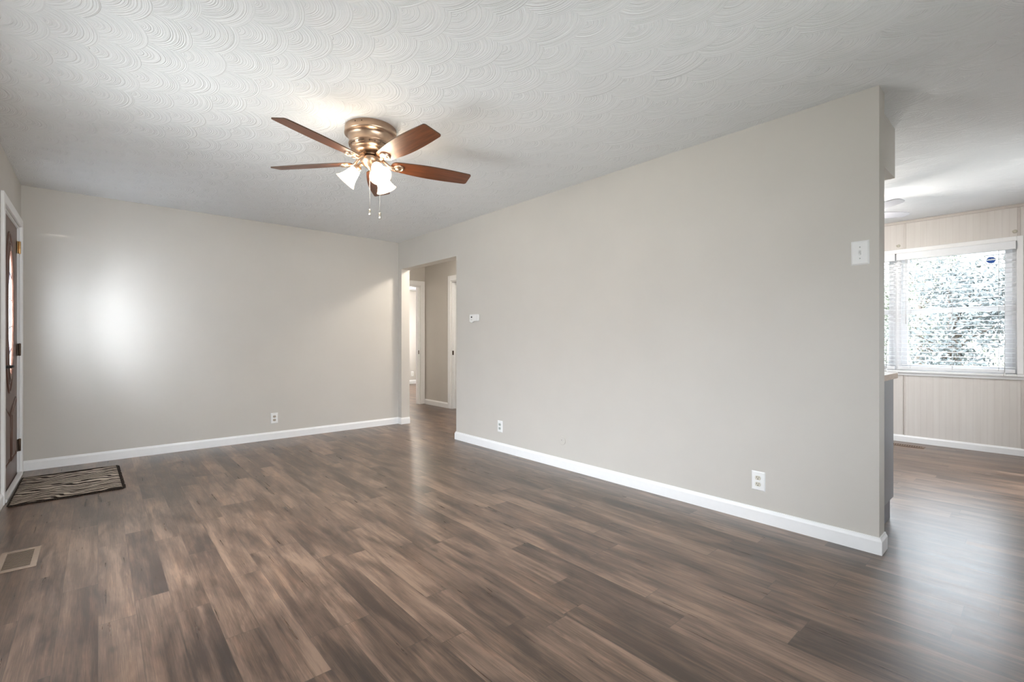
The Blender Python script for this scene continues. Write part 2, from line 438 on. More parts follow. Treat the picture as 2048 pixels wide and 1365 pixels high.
def wall(name, axis, at, th, a0, a1, z0, z1, holes, mat, label):
    """slab from `at` to at+th across `axis`; holes (a0,a1,z0,z1) are cut clean through"""
    A = sorted({a0, a1, *[h[0] for h in holes], *[h[1] for h in holes]}); A = [a for a in A if a0 <= a <= a1]
    Z = sorted({z0, z1, *[h[2] for h in holes], *[h[3] for h in holes]}); Z = [z for z in Z if z0 <= z <= z1]
    solid = lambda i, j: 0 <= i < len(A) - 1 and 0 <= j < len(Z) - 1 and not any(
        h[0] < (A[i] + A[i + 1]) / 2 < h[1] and h[2] < (Z[j] + Z[j + 1]) / 2 < h[3] for h in holes)
    mb = MB(); p = (lambda d, a, z: (d, a, z)) if axis == 'x' else (lambda d, a, z: (a, d, z))
    vid = {}
    def V(d, i, j):
        k = (d, i, j)
        if k not in vid: vid[k] = len(mb.v); mb.v.append(p(at + th * d, A[i], Z[j]))
        return vid[k]
    def F(*q): mb.f.append(list(q)); mb.mi.append(0); mb.sm.append(False)
    for i in range(len(A) - 1):
        for j in range(len(Z) - 1):
            if not solid(i, j): continue
            F(V(0, i, j), V(0, i, j + 1), V(0, i + 1, j + 1), V(0, i + 1, j))
            F(V(1, i, j), V(1, i + 1, j), V(1, i + 1, j + 1), V(1, i, j + 1))
            if not solid(i - 1, j): F(V(0, i, j), V(1, i, j), V(1, i, j + 1), V(0, i, j + 1))
            if not solid(i + 1, j): F(V(0, i + 1, j), V(0, i + 1, j + 1), V(1, i + 1, j + 1), V(1, i + 1, j))
            if not solid(i, j - 1): F(V(0, i, j), V(0, i + 1, j), V(1, i + 1, j), V(1, i, j))
            if not solid(i, j + 1): F(V(0, i, j + 1), V(1, i, j + 1), V(1, i + 1, j + 1), V(0, i + 1, j + 1))
    o = mb.build(name, mat)
    return struct(o, label, 'wall')

H = 2.44
XL, XR, XR2, YF, XK = -0.491, 3.04, 3.16, 5.752, 6.68
YB = -0.75
# ------------------------------------------------------------------ shell
struct(MB().box(-0.7, 7.7, YB - 0.15, 11.1, -0.12, 0).build('floor', M['floor']), 'brown wood-look plank floor running through all the rooms', 'floor')
struct(MB().box(-0.7, 7.7, YB - 0.15, 11.1, H, H + 0.12).build('ceiling', M['ceiling']), 'white plaster ceiling combed in overlapping fan swirls', 'ceiling')
wall('wall_left', 'x', XL - 0.14, 0.14, YB, YF + 0.1, 0, H, [(4.69, 5.62, 0, 2.055), (2.1, 3.5, 0.4, 2.05)], M['wall'], 'narrow strip of greige wall at left holding the brown front door')
wall('wall_far', 'y', YF, 0.1, XL, XR2, 0, H, [], M['wall'], 'plain greige far wall with one outlet low down')
wall('wall_right', 'x', XR, XR2 - XR, 0.557, YF, 0, H, [(4.39, 5.667, 0, 2.075)], M['wall'], 'long greige wall with the thermostat, light switch and hallway opening')
wall('wall_back', 'y', YB - 0.12, 0.12, XL - 0.14, XK, 0, H, [(0.3, 2.3, 0.9, 2.1), (4.65, 5.75, 0.03, 2.1)], M['wall'], 'greige wall behind the viewpoint with an added window and patio door')
wall('wall_kitchen', 'x', XK, 0.14, YB - 0.12, 4.2, 0, H, [(0.155, 2.0, 0.785, 2.085)], M['bead'], 'cream beadboard wall around the kitchen window')
wall('wall_kitchen_end', 'y', 4.2, 0.1, XR2, XK + 0.14, 0, H, [], M['wall'], 'far end wall of the kitchen out of sight behind the long wall')
wall('wall_hall', 'x', 4.355, 0.12, 4.3, 7.259, 0, H, [(5.63, 6.43, 0, 2.10)], M['wall'], 'greige hallway wall seen through the opening, beside a white door casing')
wall('wall_hall_end', 'y', 7.259, 0.11, XR2 - 0.3, 7.6, 0, H, [(3.46, 4.262, 0, 2.09)], M['wall'], 'greige wall at the end of the hallway above the bedroom doorway')
wall('wall_hall_left', 'x', XR2 - 0.1, 0.1, YF + 0.1, 7.259, 0, H, [], M['wall'], 'hallway side wall hidden behind the far wall')
wall('wall_bedroom_far', 'y', 10.92, 0.1, 2.8, 7.6, 0, H, [], M['wall'], 'greige bedroom wall glimpsed through the far doorway')
wall('wall_bedroom_left', 'x', 2.8, 0.1, 7.369, 10.92, 0, H, [], M['wall'], 'left bedroom wall out of sight')
wall('wall_bedroom_right', 'x', 7.5, 0.1, 7.369, 10.92, 0, H, [(8.6, 9.8, 0.9, 2.1)], M['wall'], 'right bedroom wall with an added window, out of sight')
wall('wall_bathroom', 'x', 6.4, 0.1, 4.3, 7.259, 0, H, [], M['wall'], 'wall of the side room off the hallway')

# baseboards: a moulded profile swept along a path (thing face on the left of travel direction)
def sweep(name, path, label, hgt=0.087, th=0.014, mat=None, close=False):
    prof = [(0, 0), (th, 0), (th, hgt * 0.78), (th * 0.75, hgt * 0.86), (th * 0.55, hgt * 0.92), (th * 0.45, hgt), (0, hgt)]
    P = [Vector((a, b)) for a, b in path]; n = len(P); mb = MB(); rings = []
    for i, p in enumerate(P):
        d0 = (P[i] - P[i - 1]).normalized() if i > 0 else None
        d1 = (P[i + 1] - P[i]).normalized() if i < n - 1 else None
        if d0 is None: d0 = d1
        if d1 is None: d1 = d0
        n0 = Vector((-d0.y, d0.x)); n1 = Vector((-d1.y, d1.x))
        mit = (n0 + n1); mit = mit / max(1e-6, mit.dot(n0))
        rings.append([(p.x + mit.x * t, p.y + mit.y * t, z) for t, z in prof])
    v = [q for r in rings for q in r]; k = len(prof); f = []
    for j in range(n - 1):
        for i in range(k):
            m_ = (i + 1) % k
            f.append((j * k + i, (j + 1) * k + i, (j + 1) * k + m_, j * k + m_))
    f.append(tuple(range(k))); f.append(tuple(range((n - 1) * k, n * k))[::-1])
    mb.add(v, f)
    return struct(mb.build(name, mat or M['trim']), label, 'baseboard')
# the path keeps the room on its left
sweep('baseboard_right', [(XR2, 4.39), (XR2 - 0.02, 4.39), (XR, 4.39), (XR, 0.557), (XR2, 0.557)][::-1], 'white baseboard along the long wall wrapping its free end')
sweep('baseboard_far', [(XR2, YF - 0.085), (XR, YF - 0.085), (XR, YF), (XL + 0.014, YF)], 'white baseboard along the far wall wrapping the short stub by the opening')
sweep('baseboard_left', [(XL, 4.622), (XL, YB)], 'white baseboard on the left wall before the front door')
sweep('baseboard_kitchen', [(XK, YB), (XK, 4.2)], 'white baseboard under the kitchen window', hgt=0.072)
sweep('baseboard_hall', [(4.355, 6.515), (4.355, 7.259)], 'short white baseboard in the hallway', hgt=0.09)
sweep('baseboard_bedroom', [(7.5, 10.92), (2.9, 10.92)], 'white baseboard in the far bedroom', hgt=0.1)

# ------------------------------------------------------------------ hallway door frames
t = empty('trim_1', (3.86, 7.25, 0), 'white door casing around the bedroom doorway at the end of the hall', 'door frame', kind='structure')
MB().box(4.262, 4.345, 7.241, 7.259, 0, 2.17).box(3.38, 3.46, 7.241, 7.259, 0, 2.17).box(3.46, 4.262, 7.241, 7.259, 2.09, 2.17).build('casing', M['trim'], t, 0.006)
MB().box(4.244, 4.262, 7.259, 7.38, 0, 2.09).box(3.46, 3.478, 7.259, 7.38, 0, 2.09).box(3.478, 4.244, 7.259, 7.38, 2.072, 2.09).box(4.234, 4.244, 7.30, 7.335, 0, 2.072).build('jamb', M['trim'], t, 0.002)
MB().box(4.242, 4.2445, 7.272, 7.296, 0.885, 0.95).build('strike_plate', M['bronze_dark'], t)
t = empty('trim_2', (4.35, 6.0, 0), 'white door casing on the hallway side wall with a brown strike plate', 'door frame', kind='structure')
MB().box(4.337, 4.355, 6.43, 6.513, 0, 2.19).box(4.337, 4.355, 5.55, 5.63, 0, 2.19).box(4.337, 4.355, 5.63, 6.43, 2.10, 2.19).build('casing', M['trim'], t, 0.006)
MB().box(4.355, 4.48, 6.412, 6.43, 0, 2.10).box(4.355, 4.48, 5.63, 5.648, 0, 2.10).box(4.355, 4.48, 5.648, 6.412, 2.082, 2.10).box(4.40, 4.435, 6.402, 6.412, 0, 2.082).build('jamb', M['trim'], t, 0.002)
MB().box(4.362, 4.39, 6.4095, 6.412, 0.885, 0.955).build('strike_plate', M['bronze_dark'], t)

# ------------------------------------------------------------------ front door
d = empty('door_1', (-0.5, 5.155, 0), 'brown front door with an oval glass and black lever handle', 'door', kind='structure')
def ellipse(cy, cz, ry, rz, n=48, pw=1.0):
    out = []
    for i in range(n):
        a = 2 * PI * i / n; c_, s_ = math.cos(a), math.sin(a)
        out.append((cy + ry * math.copysign(abs(c_) ** pw, c_), cz + rz * math.copysign(abs(s_) ** pw, s_)))
    return out
CY, CZ, RY, RZ = 5.155, 1.325, 0.155, 0.49
def slab_with_oval(x0, x1, y0, y1, z0, z1, n=48):
    mb = MB(); inner = ellipse(CY, CZ, RY, RZ, n)
    outer = []
    for i, (a, b) in enumerate(inner):
        dy, dz = (a - CY) / RY, (b - CZ) / RZ
        ts = []
        if dy > 1e-6: ts.append((y1 - CY) / dy)
        if dy < -1e-6: ts.append((y0 - CY) / dy)
        if dz > 1e-6: ts.append((z1 - CZ) / dz)
        if dz < -1e-6: ts.append((z0 - CZ) / dz)
        tt = min(ts); outer.append((CY + dy * tt, CZ + dz * tt))
    # snap the ring points nearest to the corners onto the corners
    for cy_, cz_ in ((y0, z0), (y1, z0), (y0, z1), (y1, z1)):
        k = min(range(n), key=lambda i: (outer[i][0] - cy_) ** 2 + (outer[i][1] - cz_) ** 2); outer[k] = (cy_, cz_)
    v = [(x1, a, b) for a, b in inner] + [(x1, a, b) for a, b in outer] + [(x0, a, b) for a, b in inner] + [(x0, a, b) for a, b in outer]
    f = []
    for i in range(n):
        j = (i + 1) % n
        f += [(i, n + i, n + j, j), (2 * n + i, 2 * n + j, 3 * n + j, 3 * n + i), (i, j, 2 * n + j, 2 * n + i), (n + i, 3 * n + i, 3 * n + j, n + j)]
    return mb.add(v, f)
DX = -0.502
slab = slab_with_oval(DX - 0.044, DX, 4.704, 5.606, 0.012, 2.04).build('door_slab', M['door'], d)
def ring(ry, rz, r, x, pw=1.0):
    pts = [(x, a, b) for a, b in ellipse(CY, CZ, ry, rz, 64, pw)]; pts.append(pts[0]); pts.append(pts[1])
    return pts
mb = MB()
mb.tube(ring(RY + 0.008, RZ + 0.01, 0, DX), 0.014, 8, cap=False)
mb.tube(ring(RY + 0.04, RZ + 0.045, 0, DX), 0.008, 8, cap=False)
mb.tube(ring(RY + 0.065, RZ + 0.115, 0, DX, 1.0), 0.009, 8, cap=False)
mb.build('oval_moulding', M['door'], d)
# lower raised panels with tops cut to follow the oval
mb = MB()
for ya, yb, za, zb in ((4.82, 5.11, 0.66, 0.56), (5.20, 5.49, 0.56, 0.66)):
    poly = [(ya, 0.20), (yb, 0.20), (yb, zb), (ya + (yb - ya) * (0.62 if za > zb else 0.38), 0.60), (ya, za)]
    for grow, xx in ((0.0, 0.004),):
        cyp = sum(a for a, b in poly) / len(poly); czp = sum(b for a, b in poly) / len(poly)
        inn = [(cyp + (a - cyp) * 0.74, czp + (b - czp) * 0.84) for a, b in poly]
        n = len(poly)
        v = [(DX - 0.001, a, b) for a, b in poly] + [(DX + 0.003, cyp + (a - cyp) * 0.92, czp + (b - czp) * 0.95) for a, b in poly] + [(DX + 0.003, cyp + (a - cyp) * 0.85, czp + (b - czp) * 0.90) for a, b in poly] + [(DX + 0.012, a, b) for a, b in inn]
        f = [(k * n + i, k * n + (i + 1) % n, (k + 1) * n + (i + 1) % n, (k + 1) * n + i) for k in range(3) for i in range(n)] + [tuple(range(3 * n, 4 * n))]
        mb.add(v, f)
        pts = [(DX + 0.002, a, b) for a, b in poly] + [(DX + 0.002, *poly[0])]
        mb.tube(pts, 0.008, 6)
mb.build('lower_panel', M['door'], d)
el = ellipse(CY, CZ, RY, RZ, 48)
gl = MB().prism(el, DX - 0.010, DX - 0.004, 'x').build('oval_glass', M['door_glass'], d)
mb = MB()
for off in (-0.055, 0.055):
    zz = RZ * math.sqrt(1 - (off / RY) ** 2)
    mb.tube([(DX - 0.003, CY + off * (1 - 0.6 * abs(q) ** 2), CZ + q * RZ * 0.97) for q in [i / 8 - 1 for i in range(17)]], 0.0035, 6)
for q in (-0.55, -0.2, 0.2, 0.55):
    w = RY * math.sqrt(1 - q * q)
    mb.tube([(DX - 0.003, CY - w, CZ + q * RZ), (DX - 0.003, CY, CZ + q * RZ * 1.25), (DX - 0.003, CY + w, CZ + q * RZ)], 0.0035, 6)
mb.build('leaded_came', M['came'], gl)
for i, z in enumerate((1.885, 1.04, 0.25)):
    h = MB().lathe([(0, -0.052), (0.008, -0.05), (0.0085, 0.05), (0, 0.052)], 12, (-0.487, 5.612, z)).box(-0.4975, -0.494, 5.575, 5.61, z - 0.05, z + 0.05).box(-0.4905, -0.488, 5.612, 5.632, z - 0.05, z + 0.05)
    o = h.build('hinge', M['brass'] if i == 0 else M['bronze_dark'], d, 0.001)
hb = MB().lathe([(0, 0), (0.032, 0), (0.032, 0.006), (0.028, 0.011), (0.012, 0.013), (0.011, 0.05), (0, 0.05)], 20, (DX, 4.77, 0.93), (1, 0, 0))
hb.tube([(DX + 0.045, 4.765, 0.93), (DX + 0.05, 4.80, 0.932), (DX + 0.05, 4.85, 0.93), (DX + 0.046, 4.885, 0.926)], [0.010, 0.010, 0.009, 0.008], 10)
hb.build('lever_handle', M['black'], d)
MB().lathe([(0, 0), (0.027, 0), (0.026, 0.010), (0.016, 0.013), (0, 0.013)], 20, (DX, 4.77, 1.07), (1, 0, 0)).box(DX + 0.012, DX + 0.026, 4.755, 4.785, 1.066, 1.074).build('deadbolt', M['bronze_dark'], d, 0.001)
MB().box(XL - 0.0, XL + 0.019, 4.622, 4.69, 0, 2.125).box(XL, XL + 0.019, 5.62, 5.688, 0, 2.125).box(XL, XL + 0.019, 4.69, 5.62, 2.056, 2.125).build('door_casing', M['trim'], d, 0.006, 3)
MB().box(XL - 0.14, XL + 0.001, 4.69, 4.702, 0, 2.055).box(XL - 0.14, XL + 0.001, 5.608, 5.62, 0, 2.055).box(XL - 0.14, XL + 0.001, 4.702, 5.608, 2.042, 2.055).build('door_jamb', M['trim'], d, 0.001)
MB().box(XL - 0.14, XL + 0.022, 4.692, 5.618, 0.0, 0.011).box(XL - 0.006, XL + 0.024, 4.692, 5.618, 0.0, 0.026).build('threshold', M['trim'], d, 0.004)

# ------------------------------------------------------------------ off-view windows; those at back, bedroom and patio are added for their light
def plain_window(name, axis, at, a0, a1, z0, z1, label):
    w = empty(name, (at, (a0 + a1) / 2, z0) if axis == 'x' else ((a0 + a1) / 2, at, z0), label, 'window', kind='structure')
    fr = MB(); gb = MB(); B = 0.05
    def bx(m_, d0, d1, p0, p1, q0, q1):
        m_.box(at + d0, at + d1, p0, p1, q0, q1) if axis == 'x' else m_.box(p0, p1, at + d0, at + d1, q0, q1)
    bx(fr, -0.03, 0.03, a0, a0 + B, z0, z1); bx(fr, -0.03, 0.03, a1 - B, a1, z0, z1)
    bx(fr, -0.03, 0.03, a0 + B, a1 - B, z0, z0 + B); bx(fr, -0.03, 0.03, a0 + B, a1 - B, z1 - B, z1)
    mid = (a0 + a1) / 2
    bx(fr, -0.02, 0.02, mid - 0.02, mid + 0.02, z0 + B, z1 - B)
    fr.build('window_frame', M['vinyl'], w, 0.003)
    bx(gb, -0.003, 0.003, a0 + B, a1 - B, z0 + B, z1 - B)
    gb.build('glass_pane', M['glass'], w)
plain_window('window_2', 'x', XL - 0.08, 2.1, 3.5, 0.4, 2.05, 'white framed front window beside the viewpoint, out of frame')
plain_window('added_window_back', 'y', YB - 0.06, 0.3, 2.3, 0.9, 2.1, 'white framed window added behind the viewpoint for fill light')
plain_window('added_window_bedroom', 'x', 7.55, 8.6, 9.8, 0.9, 2.1, 'white framed window added to light the bedroom, out of frame')
plain_window('added_patio_door', 'y', YB - 0.06, 4.65, 5.75, 0.03, 2.1, 'white framed glass patio door added to light the kitchen, out of frame')

# ------------------------------------------------------------------ kitchen window
w = empty('window_1', (XK + 0.07, 1.08, 0.785), 'white double-hung kitchen window pair with trees behind the glass', 'window', kind='structure')
MB().box(XK - 0.016, XK, 0.112, 0.155, 0.79, 2.13).box(XK - 0.016, XK, 2.0, 2.045, 0.79, 2.13).box(XK - 0.016, XK, 0.155, 2.0, 2.085, 2.13).build('window_casing', M['trim'], w, 0.004)
MB().box(XK - 0.035, XK + 0.06, 0.155, 2.0, 0.765, 0.788).box(XK - 0.035, XK, 0.085, 0.155, 0.765, 0.788).box(XK - 0.035, XK, 2.0, 2.06, 0.765, 0.788).build('window_sill', M['trim'], w, 0.004)
MB().box(XK - 0.014, XK, 0.10, 2.05, 0.735, 0.764).build('apron', M['trim'], w, 0.003)
MB().box(XK + 0.06, XK + 0.14, 0.155, 0.190, 0.785, 2.085).box(XK + 0.06, XK + 0.14, 1.965, 2.0, 0.785, 2.085).box(XK + 0.05, XK + 0.14, 1.035, 1.105, 0.785, 2.085).box(XK + 0.06, XK + 0.14, 0.19, 1.965, 0.785, 0.815).box(XK + 0.06, XK + 0.14, 0.19, 1.965, 2.055, 2.085).build('window_frame', M['vinyl'], w, 0.002)
for a0, a1 in ((0.19, 1.035), (1.105, 1.965)):
    B = 0.048
    for nm, z0, z1, xx in (('lower_sash', 0.815, 1.466, XK + 0.078), ('upper_sash', 1.425, 2.055, XK + 0.108)):
        lo, hi = (0.038, 0.048) if nm == 'lower_sash' else (0.04, 0.035)
        sx = MB().box(xx, xx + 0.028, a0, a0 + B, z0, z1).box(xx, xx + 0.028, a1 - B, a1, z0, z1).box(xx, xx + 0.028, a0 + B, a1 - B, z0, z0 + lo).box(xx, xx + 0.028, a0 + B, a1 - B, z1 - hi, z1).build(nm, M['vinyl'], w, 0.002)
        MB().box(xx + 0.011, xx + 0.016, a0 + B, a1 - B, z0 + lo, z1 - hi).build('glass_pane', M['glass'], sx)

# beadboard battens and ceiling strip
for y, z0, z1, nm in ((0.996, 2.131, H - 0.03, 'upper'), (0.996, 0.072, 0.735, 'lower'), (0.142, 2.131, H - 0.03, 'upper right'), (0.118, 0.072, 0.735, 'lower right')):
    struct(MB().box(XK - 0.006, XK, y - 0.010, y + 0.010, z0, z1).build('trim_3', M['batten'], None, 0.002),
           {'upper': 'thin cream batten above the kitchen window near its left end', 'lower': 'thin cream batten below the kitchen window beside the counter', 'upper right': 'thin cream batten above the right end of the kitchen window', 'lower right': 'thin cream batten below the right end of the kitchen window'}[nm], 'trim')
struct(MB().box(XK - 0.012, XK, YB, 4.2, H - 0.03, H).build('trim_4', M['batten'], None, 0.004), 'cream strip where the beadboard meets the kitchen ceiling', 'trim')

# ------------------------------------------------------------------ blinds
def make_blind(y0, y1, name, label):
    zb = 0.805
    b = empty(name, (XK - 0.01, (y0 + y1) / 2, zb), label, 'blind', 'white slatted blinds over the kitchen window')
    MB().box(XK - 0.036, XK - 0.026, y0, y1, 2.005, 2.083).box(XK - 0.026, XK + 0.01, y0, y0 + 0.008, 2.005, 2.083).box(XK - 0.026, XK + 0.01, y1 - 0.008, y1, 2.005, 2.083).build('valance', M['slat'], b, 0.003)
    MB().box(XK - 0.024, XK + 0.026, y0 + 0.012, y1 - 0.012, 2.03, 2.08).build('headrail', M['slat'], b, 0.002)
    n = 25; pitch = 0.0466; z = 0.852
    mb = MB()
    for i in range(n):
        zc = z + i * pitch
        if zc > 2.0: break
        prof = [(-0.025, -0.0010), (-0.012, 0.0012), (0.0, 0.002), (0.012, 0.0012), (0.025, -0.0010)]
        v = []
        for yy in (y0 + 0.006, y1 - 0.006):
            v += [(XK + 0.0 + a, yy, zc + c + 0.0014) for a, c in prof] + [(XK + a, yy, zc + c - 0.0014) for a, c in prof[::-1]]
        k = 10
        f = [(j, (j + 1) % k, k + (j + 1) % k, k + j) for j in range(k)] + [tuple(range(k))[::-1], tuple(range(k, 2 * k))]
        mb.add(v, f)
    mb.build('slats', M['slat'], b)
    MB().box(XK - 0.026, XK + 0.026, y0 + 0.006, y1 - 0.006, 0.797, 0.832).build('bottom_rail', M['slat'], b, 0.004)
    mb = MB()
    for fy in (0.13, 0.5, 0.87):
        yy = y0 + (y1 - y0) * fy
        for xx in (-0.027, 0.027):
            mb.tube([(XK + xx, yy, 0.815), (XK + xx, yy, 2.03)], 0.0012, 5)
    mb.build('ladder_cord', M['cord'], b)
    yy = y0 + 0.075
    mb = MB().tube([(XK - 0.032, yy, 2.01), (XK - 0.033, yy, 1.5), (XK - 0.036, yy, 0.80)], 0.0014, 6)
    mb.tube([(XK - 0.032, yy + 0.012, 2.01), (XK - 0.033, yy + 0.012, 1.40), (XK - 0.038, yy + 0.03, 1.28), (XK - 0.038, yy + 0.012, 1.18), (XK - 0.035, yy - 0.006, 1.10), (XK - 0.034, yy + 0.004, 1.04), (XK - 0.036, yy + 0.002, 0.80)], 0.0014, 6)
    pc = mb.build('pull_cord', M['cord'], b)
    MB().lathe([(0, 0.02), (0.004, 0.018), (0.009, -0.012), (0.008, -0.016), (0, -0.016)], 12, (XK - 0.037, yy, 0.785)).build('tassel', M['plate'], pc)
    MB().tube([(XK - 0.034, y1 - 0.085, 2.01), (XK - 0.036, y1 - 0.083, 1.30)], 0.004, 8).build('tilt_wand', M['vinyl'], b)
    return b
make_blind(0.160, 1.066, 'window_blind', 'white slatted blind over the right half of the kitchen window, nearest the picture edge')
make_blind(1.078, 1.994, 'window_blind', 'white slatted blind partly hidden by the wall end, left half of kitchen window')

# rod brackets above the window
for y, z, lb in ((1.052, 2.172, 'small cream curtain rod bracket above the left end of the kitchen blind'), (0.168, 2.178, 'small cream curtain rod bracket above the right end of the kitchen blind')):
    b = empty('curtain_bracket', (XK, y, z), lb, 'bracket', 'curtain rod brackets')
    MB().lathe([(0, 0), (0.017, 0), (0.016, 0.004), (0.007, 0.006), (0.007, 0.02), (0, 0.02)], 16, (XK, y, z), (-1, 0, 0)).build('base', M['plate_cream'], b)
    MB().tube([(XK - 0.018, y - 0.016, z), (XK - 0.022, y, z + 0.001), (XK - 0.018, y + 0.016, z)], [0.007, 0.009, 0.007], 10).build('knob', M['plate_cream'], b)

# security sticker on the upper pane
sx = XK + 0.108 + 0.0108
st = empty('window_sticker', (sx, 0.337, 1.935), 'small blue octagonal security sticker on the upper kitchen window pane', 'sticker')
oc = [(0.337 + 0.036 * math.cos(PI / 8 + i * PI / 4), 1.935 + 0.034 * math.sin(PI / 8 + i * PI / 4)) for i in range(8)]
MB().prism(oc, sx - 0.0012, sx, 'x').build('sticker_sheet', M['sticker'], st)
def text_mesh(name, body, size, mat, xf, parent, shear=0.0):
    cu = bpy.data.curves.new(name + '_tmp', 'FONT'); cu.body = body; cu.size = size; cu.align_x = 'CENTER'; cu.align_y = 'CENTER'; cu.extrude = 0.0003; cu.shear = shear
    o = bpy.data.objects.new(name + '_tmp', cu); COL.objects.link(o)
    bpy.context.view_layer.update()
    me = bpy.data.meshes.new_from_object(o.evaluated_get(bpy.context.evaluated_depsgraph_get()))
    bpy.data.objects.remove(o)
    me.transform(xf); me.materials.clear(); me.materials.append(mat); me.name = name
    t_ = bpy.data.objects.new(name, me); COL.objects.link(t_); t_.parent = parent
    return t_
face_xm = Matrix(((0, 0, -1, 0), (-1, 0, 0, 0), (0, 1, 0, 0), (0, 0, 0, 1)))   # text facing -X, reading towards -Y
text_mesh('lettering', 'ADT', 0.026, M['sticker_white'], Matrix.Translation((-0.0016, 0, 0.004)) @ face_xm, st, 0.3)

# ------------------------------------------------------------------ kitchen base cabinet, counter, soffit
c = empty('base_cabinet', (3.48, 0.625, 0), 'grey painted base cabinet with dark toe kick behind the wall end', 'cabinet')
MB().box(XR2 + 0.002, 3.81, 0.625, 3.4, 0.1135, 0.869).build('cabinet_body', M['cabinet'], c, 0.003)
MB().box(XR2 + 0.002, 3.72, 0.628, 3.4, 0, 0.1125).build('toe_kick', M['toe'], c)
for i in range(4):
    y0 = 0.64 + i * 0.69
    dr = MB().box(3.8105, 3.829, y0, y0 + 0.67, 0.13, 0.66).build('door', M['cabinet'], c, 0.003)
    MB().tube([(3.829, y0 + 0.06, 0.5), (3.855, y0 + 0.06, 0.5), (3.855, y0 + 0.06, 0.62), (3.829, y0 + 0.06, 0.62)], 0.005, 8).build('handle', M['nickel'], dr)
    dw = MB().box(3.8105, 3.829, y0, y0 + 0.67, 0.675, 0.855).build('drawer', M['cabinet'], c, 0.003)
    MB().tube([(3.829, y0 + 0.27, 0.765), (3.855, y0 + 0.27, 0.765), (3.855, y0 + 0.4, 0.765), (3.829, y0 + 0.4, 0.765)], 0.005, 8).build('handle', M['nickel'], dw)
tag(MB().box(XR2 + 0.002, 3.87, 0.612, 3.4, 0.870, 0.908).build('countertop', M['counter'], None, 0.004), 'pale wood laminate countertop on the grey base cabinet', 'countertop')
struct(MB().box(XR2, 3.74, 0.606, 4.2, 2.13, H).build('trim_5', M['soffit'], None, 0.002), 'boxed greige soffit hanging from the kitchen ceiling behind the wall end', 'soffit')

# ------------------------------------------------------------------ wall plates (built facing -Y, base on the wall at y=0)
def place(o, loc, rz): o.location = loc; o.rotation_euler = (0, 0, rz)
def outlet(loc, rz, label, pw, ph, rec, recname):
    o = empty('wall_outlet', (0, 0, 0), label, 'outlet', 'duplex wall outlets')
    v = [(-pw / 2, 0, -ph / 2), (pw / 2, 0, -ph / 2), (pw / 2, 0, ph / 2), (-pw / 2, 0, ph / 2)]
    k = 0.006
    v += [(a - math.copysign(k, a), -0.006, b - math.copysign(k, b)) for a, _, b in v]
    MB().add(v, [(0, 1, 5, 4), (1, 2, 6, 5), (2, 3, 7, 6), (3, 0, 4, 7), (4, 5, 6, 7)]).build('cover_plate', M['plate'], o, 0.001)
    for s_ in (-1, 1):
        zc = s_ * 0.0195
        poly = []
        for i in range(24):
            a = 2 * PI * i / 24; poly.append((max(-0.0125, min(0.0125, 0.017 * math.sin(a))) + zc, 0.0165 * math.cos(a)))
        r = MB().prism(poly, -0.0085, -0.004, 'y').build('receptacle', rec, o)
        sl = MB()
        sl.box(-0.0075, -0.0052, -0.0089, -0.0083, zc, zc + 0.0085).box(0.0052, 0.0072, -0.0089, -0.0083, zc + 0.001, zc + 0.0085)
        sl.lathe([(0, 0), (0.0027, 0), (0.0027, 0.0005), (0, 0.0005)], 12, (0, -0.0084, zc - 0.0065), (0, -1, 0))
        sl.build('slots', M['black'], r)
    MB().lathe([(0, 0), (0.0028, 0), (0.002, 0.001), (0, 0.0012)], 12, (0, -0.006, 0), (0, -1, 0)).build('screw', M['plate'], o)
    place(o, loc, rz); return o
outlet((1.495, YF, 0.238), 0, 'white outlet with tan receptacles low on the far wall', 0.076, 0.12, M['receptacle_tan'], 'tan')
outlet((XR, 3.616, 0.25), -PI / 2, 'white outlet with grey receptacles on the long wall below the thermostat', 0.076, 0.116, M['receptacle_grey'], 'grey')
outlet((XR, 1.151, 0.25), -PI / 2, 'white outlet with cream receptacles on the long wall, nearest the wall end', 0.080, 0.118, M['plate_cream'], 'cream')
outlet((6.169, 10.92, 0.262), 0, 'small pale outlet on the bedroom wall seen through the hallway doorway', 0.076, 0.12, M['plate_cream'], 'pale')

sw = empty('light_switch', (0, 0, 0), 'white single toggle light switch near the free end of the long wall', 'switch')
pw, ph, k = 0.080, 0.128, 0.007
v = [(-pw / 2, 0, -ph / 2), (pw / 2, 0, -ph / 2), (pw / 2, 0, ph / 2), (-pw / 2, 0, ph / 2)]
v += [(a - math.copysign(k, a), -0.007, b - math.copysign(k, b)) for a, _, b in v]
MB().add(v, [(0, 1, 5, 4), (1, 2, 6, 5), (2, 3, 7, 6), (3, 0, 4, 7), (4, 5, 6, 7)]).build('cover_plate', M['plate'], sw, 0.0015)
MB().box(-0.0052, 0.0052, -0.0078, -0.006, -0.012, 0.012).build('slot', M['cord'], sw)
MB().add([(-0.0042, -0.007, -0.009), (0.0042, -0.007, -0.009), (0.0042, -0.007, 0.002), (-0.0042, -0.007, 0.002), (-0.0036, -0.017, -0.011), (0.0036, -0.017, -0.011), (0.0036, -0.019, -0.005), (-0.0036, -0.019, -0.005)],
         [(0, 1, 5, 4), (1, 2, 6, 5), (2, 3, 7, 6), (3, 0, 4, 7), (4, 5, 6, 7)]).build('toggle', M['plate'], sw, 0.001)
for z in (-0.030, 0.030):
    MB().lathe([(0, 0), (0.0034, 0), (0.0028, 0.0012), (0, 0.0014)], 12, (0, -0.007, z), (0, -1, 0)).build('screw', M['receptacle_grey'], sw)
place(sw, (XR, 0.638, 1.579), -PI / 2)

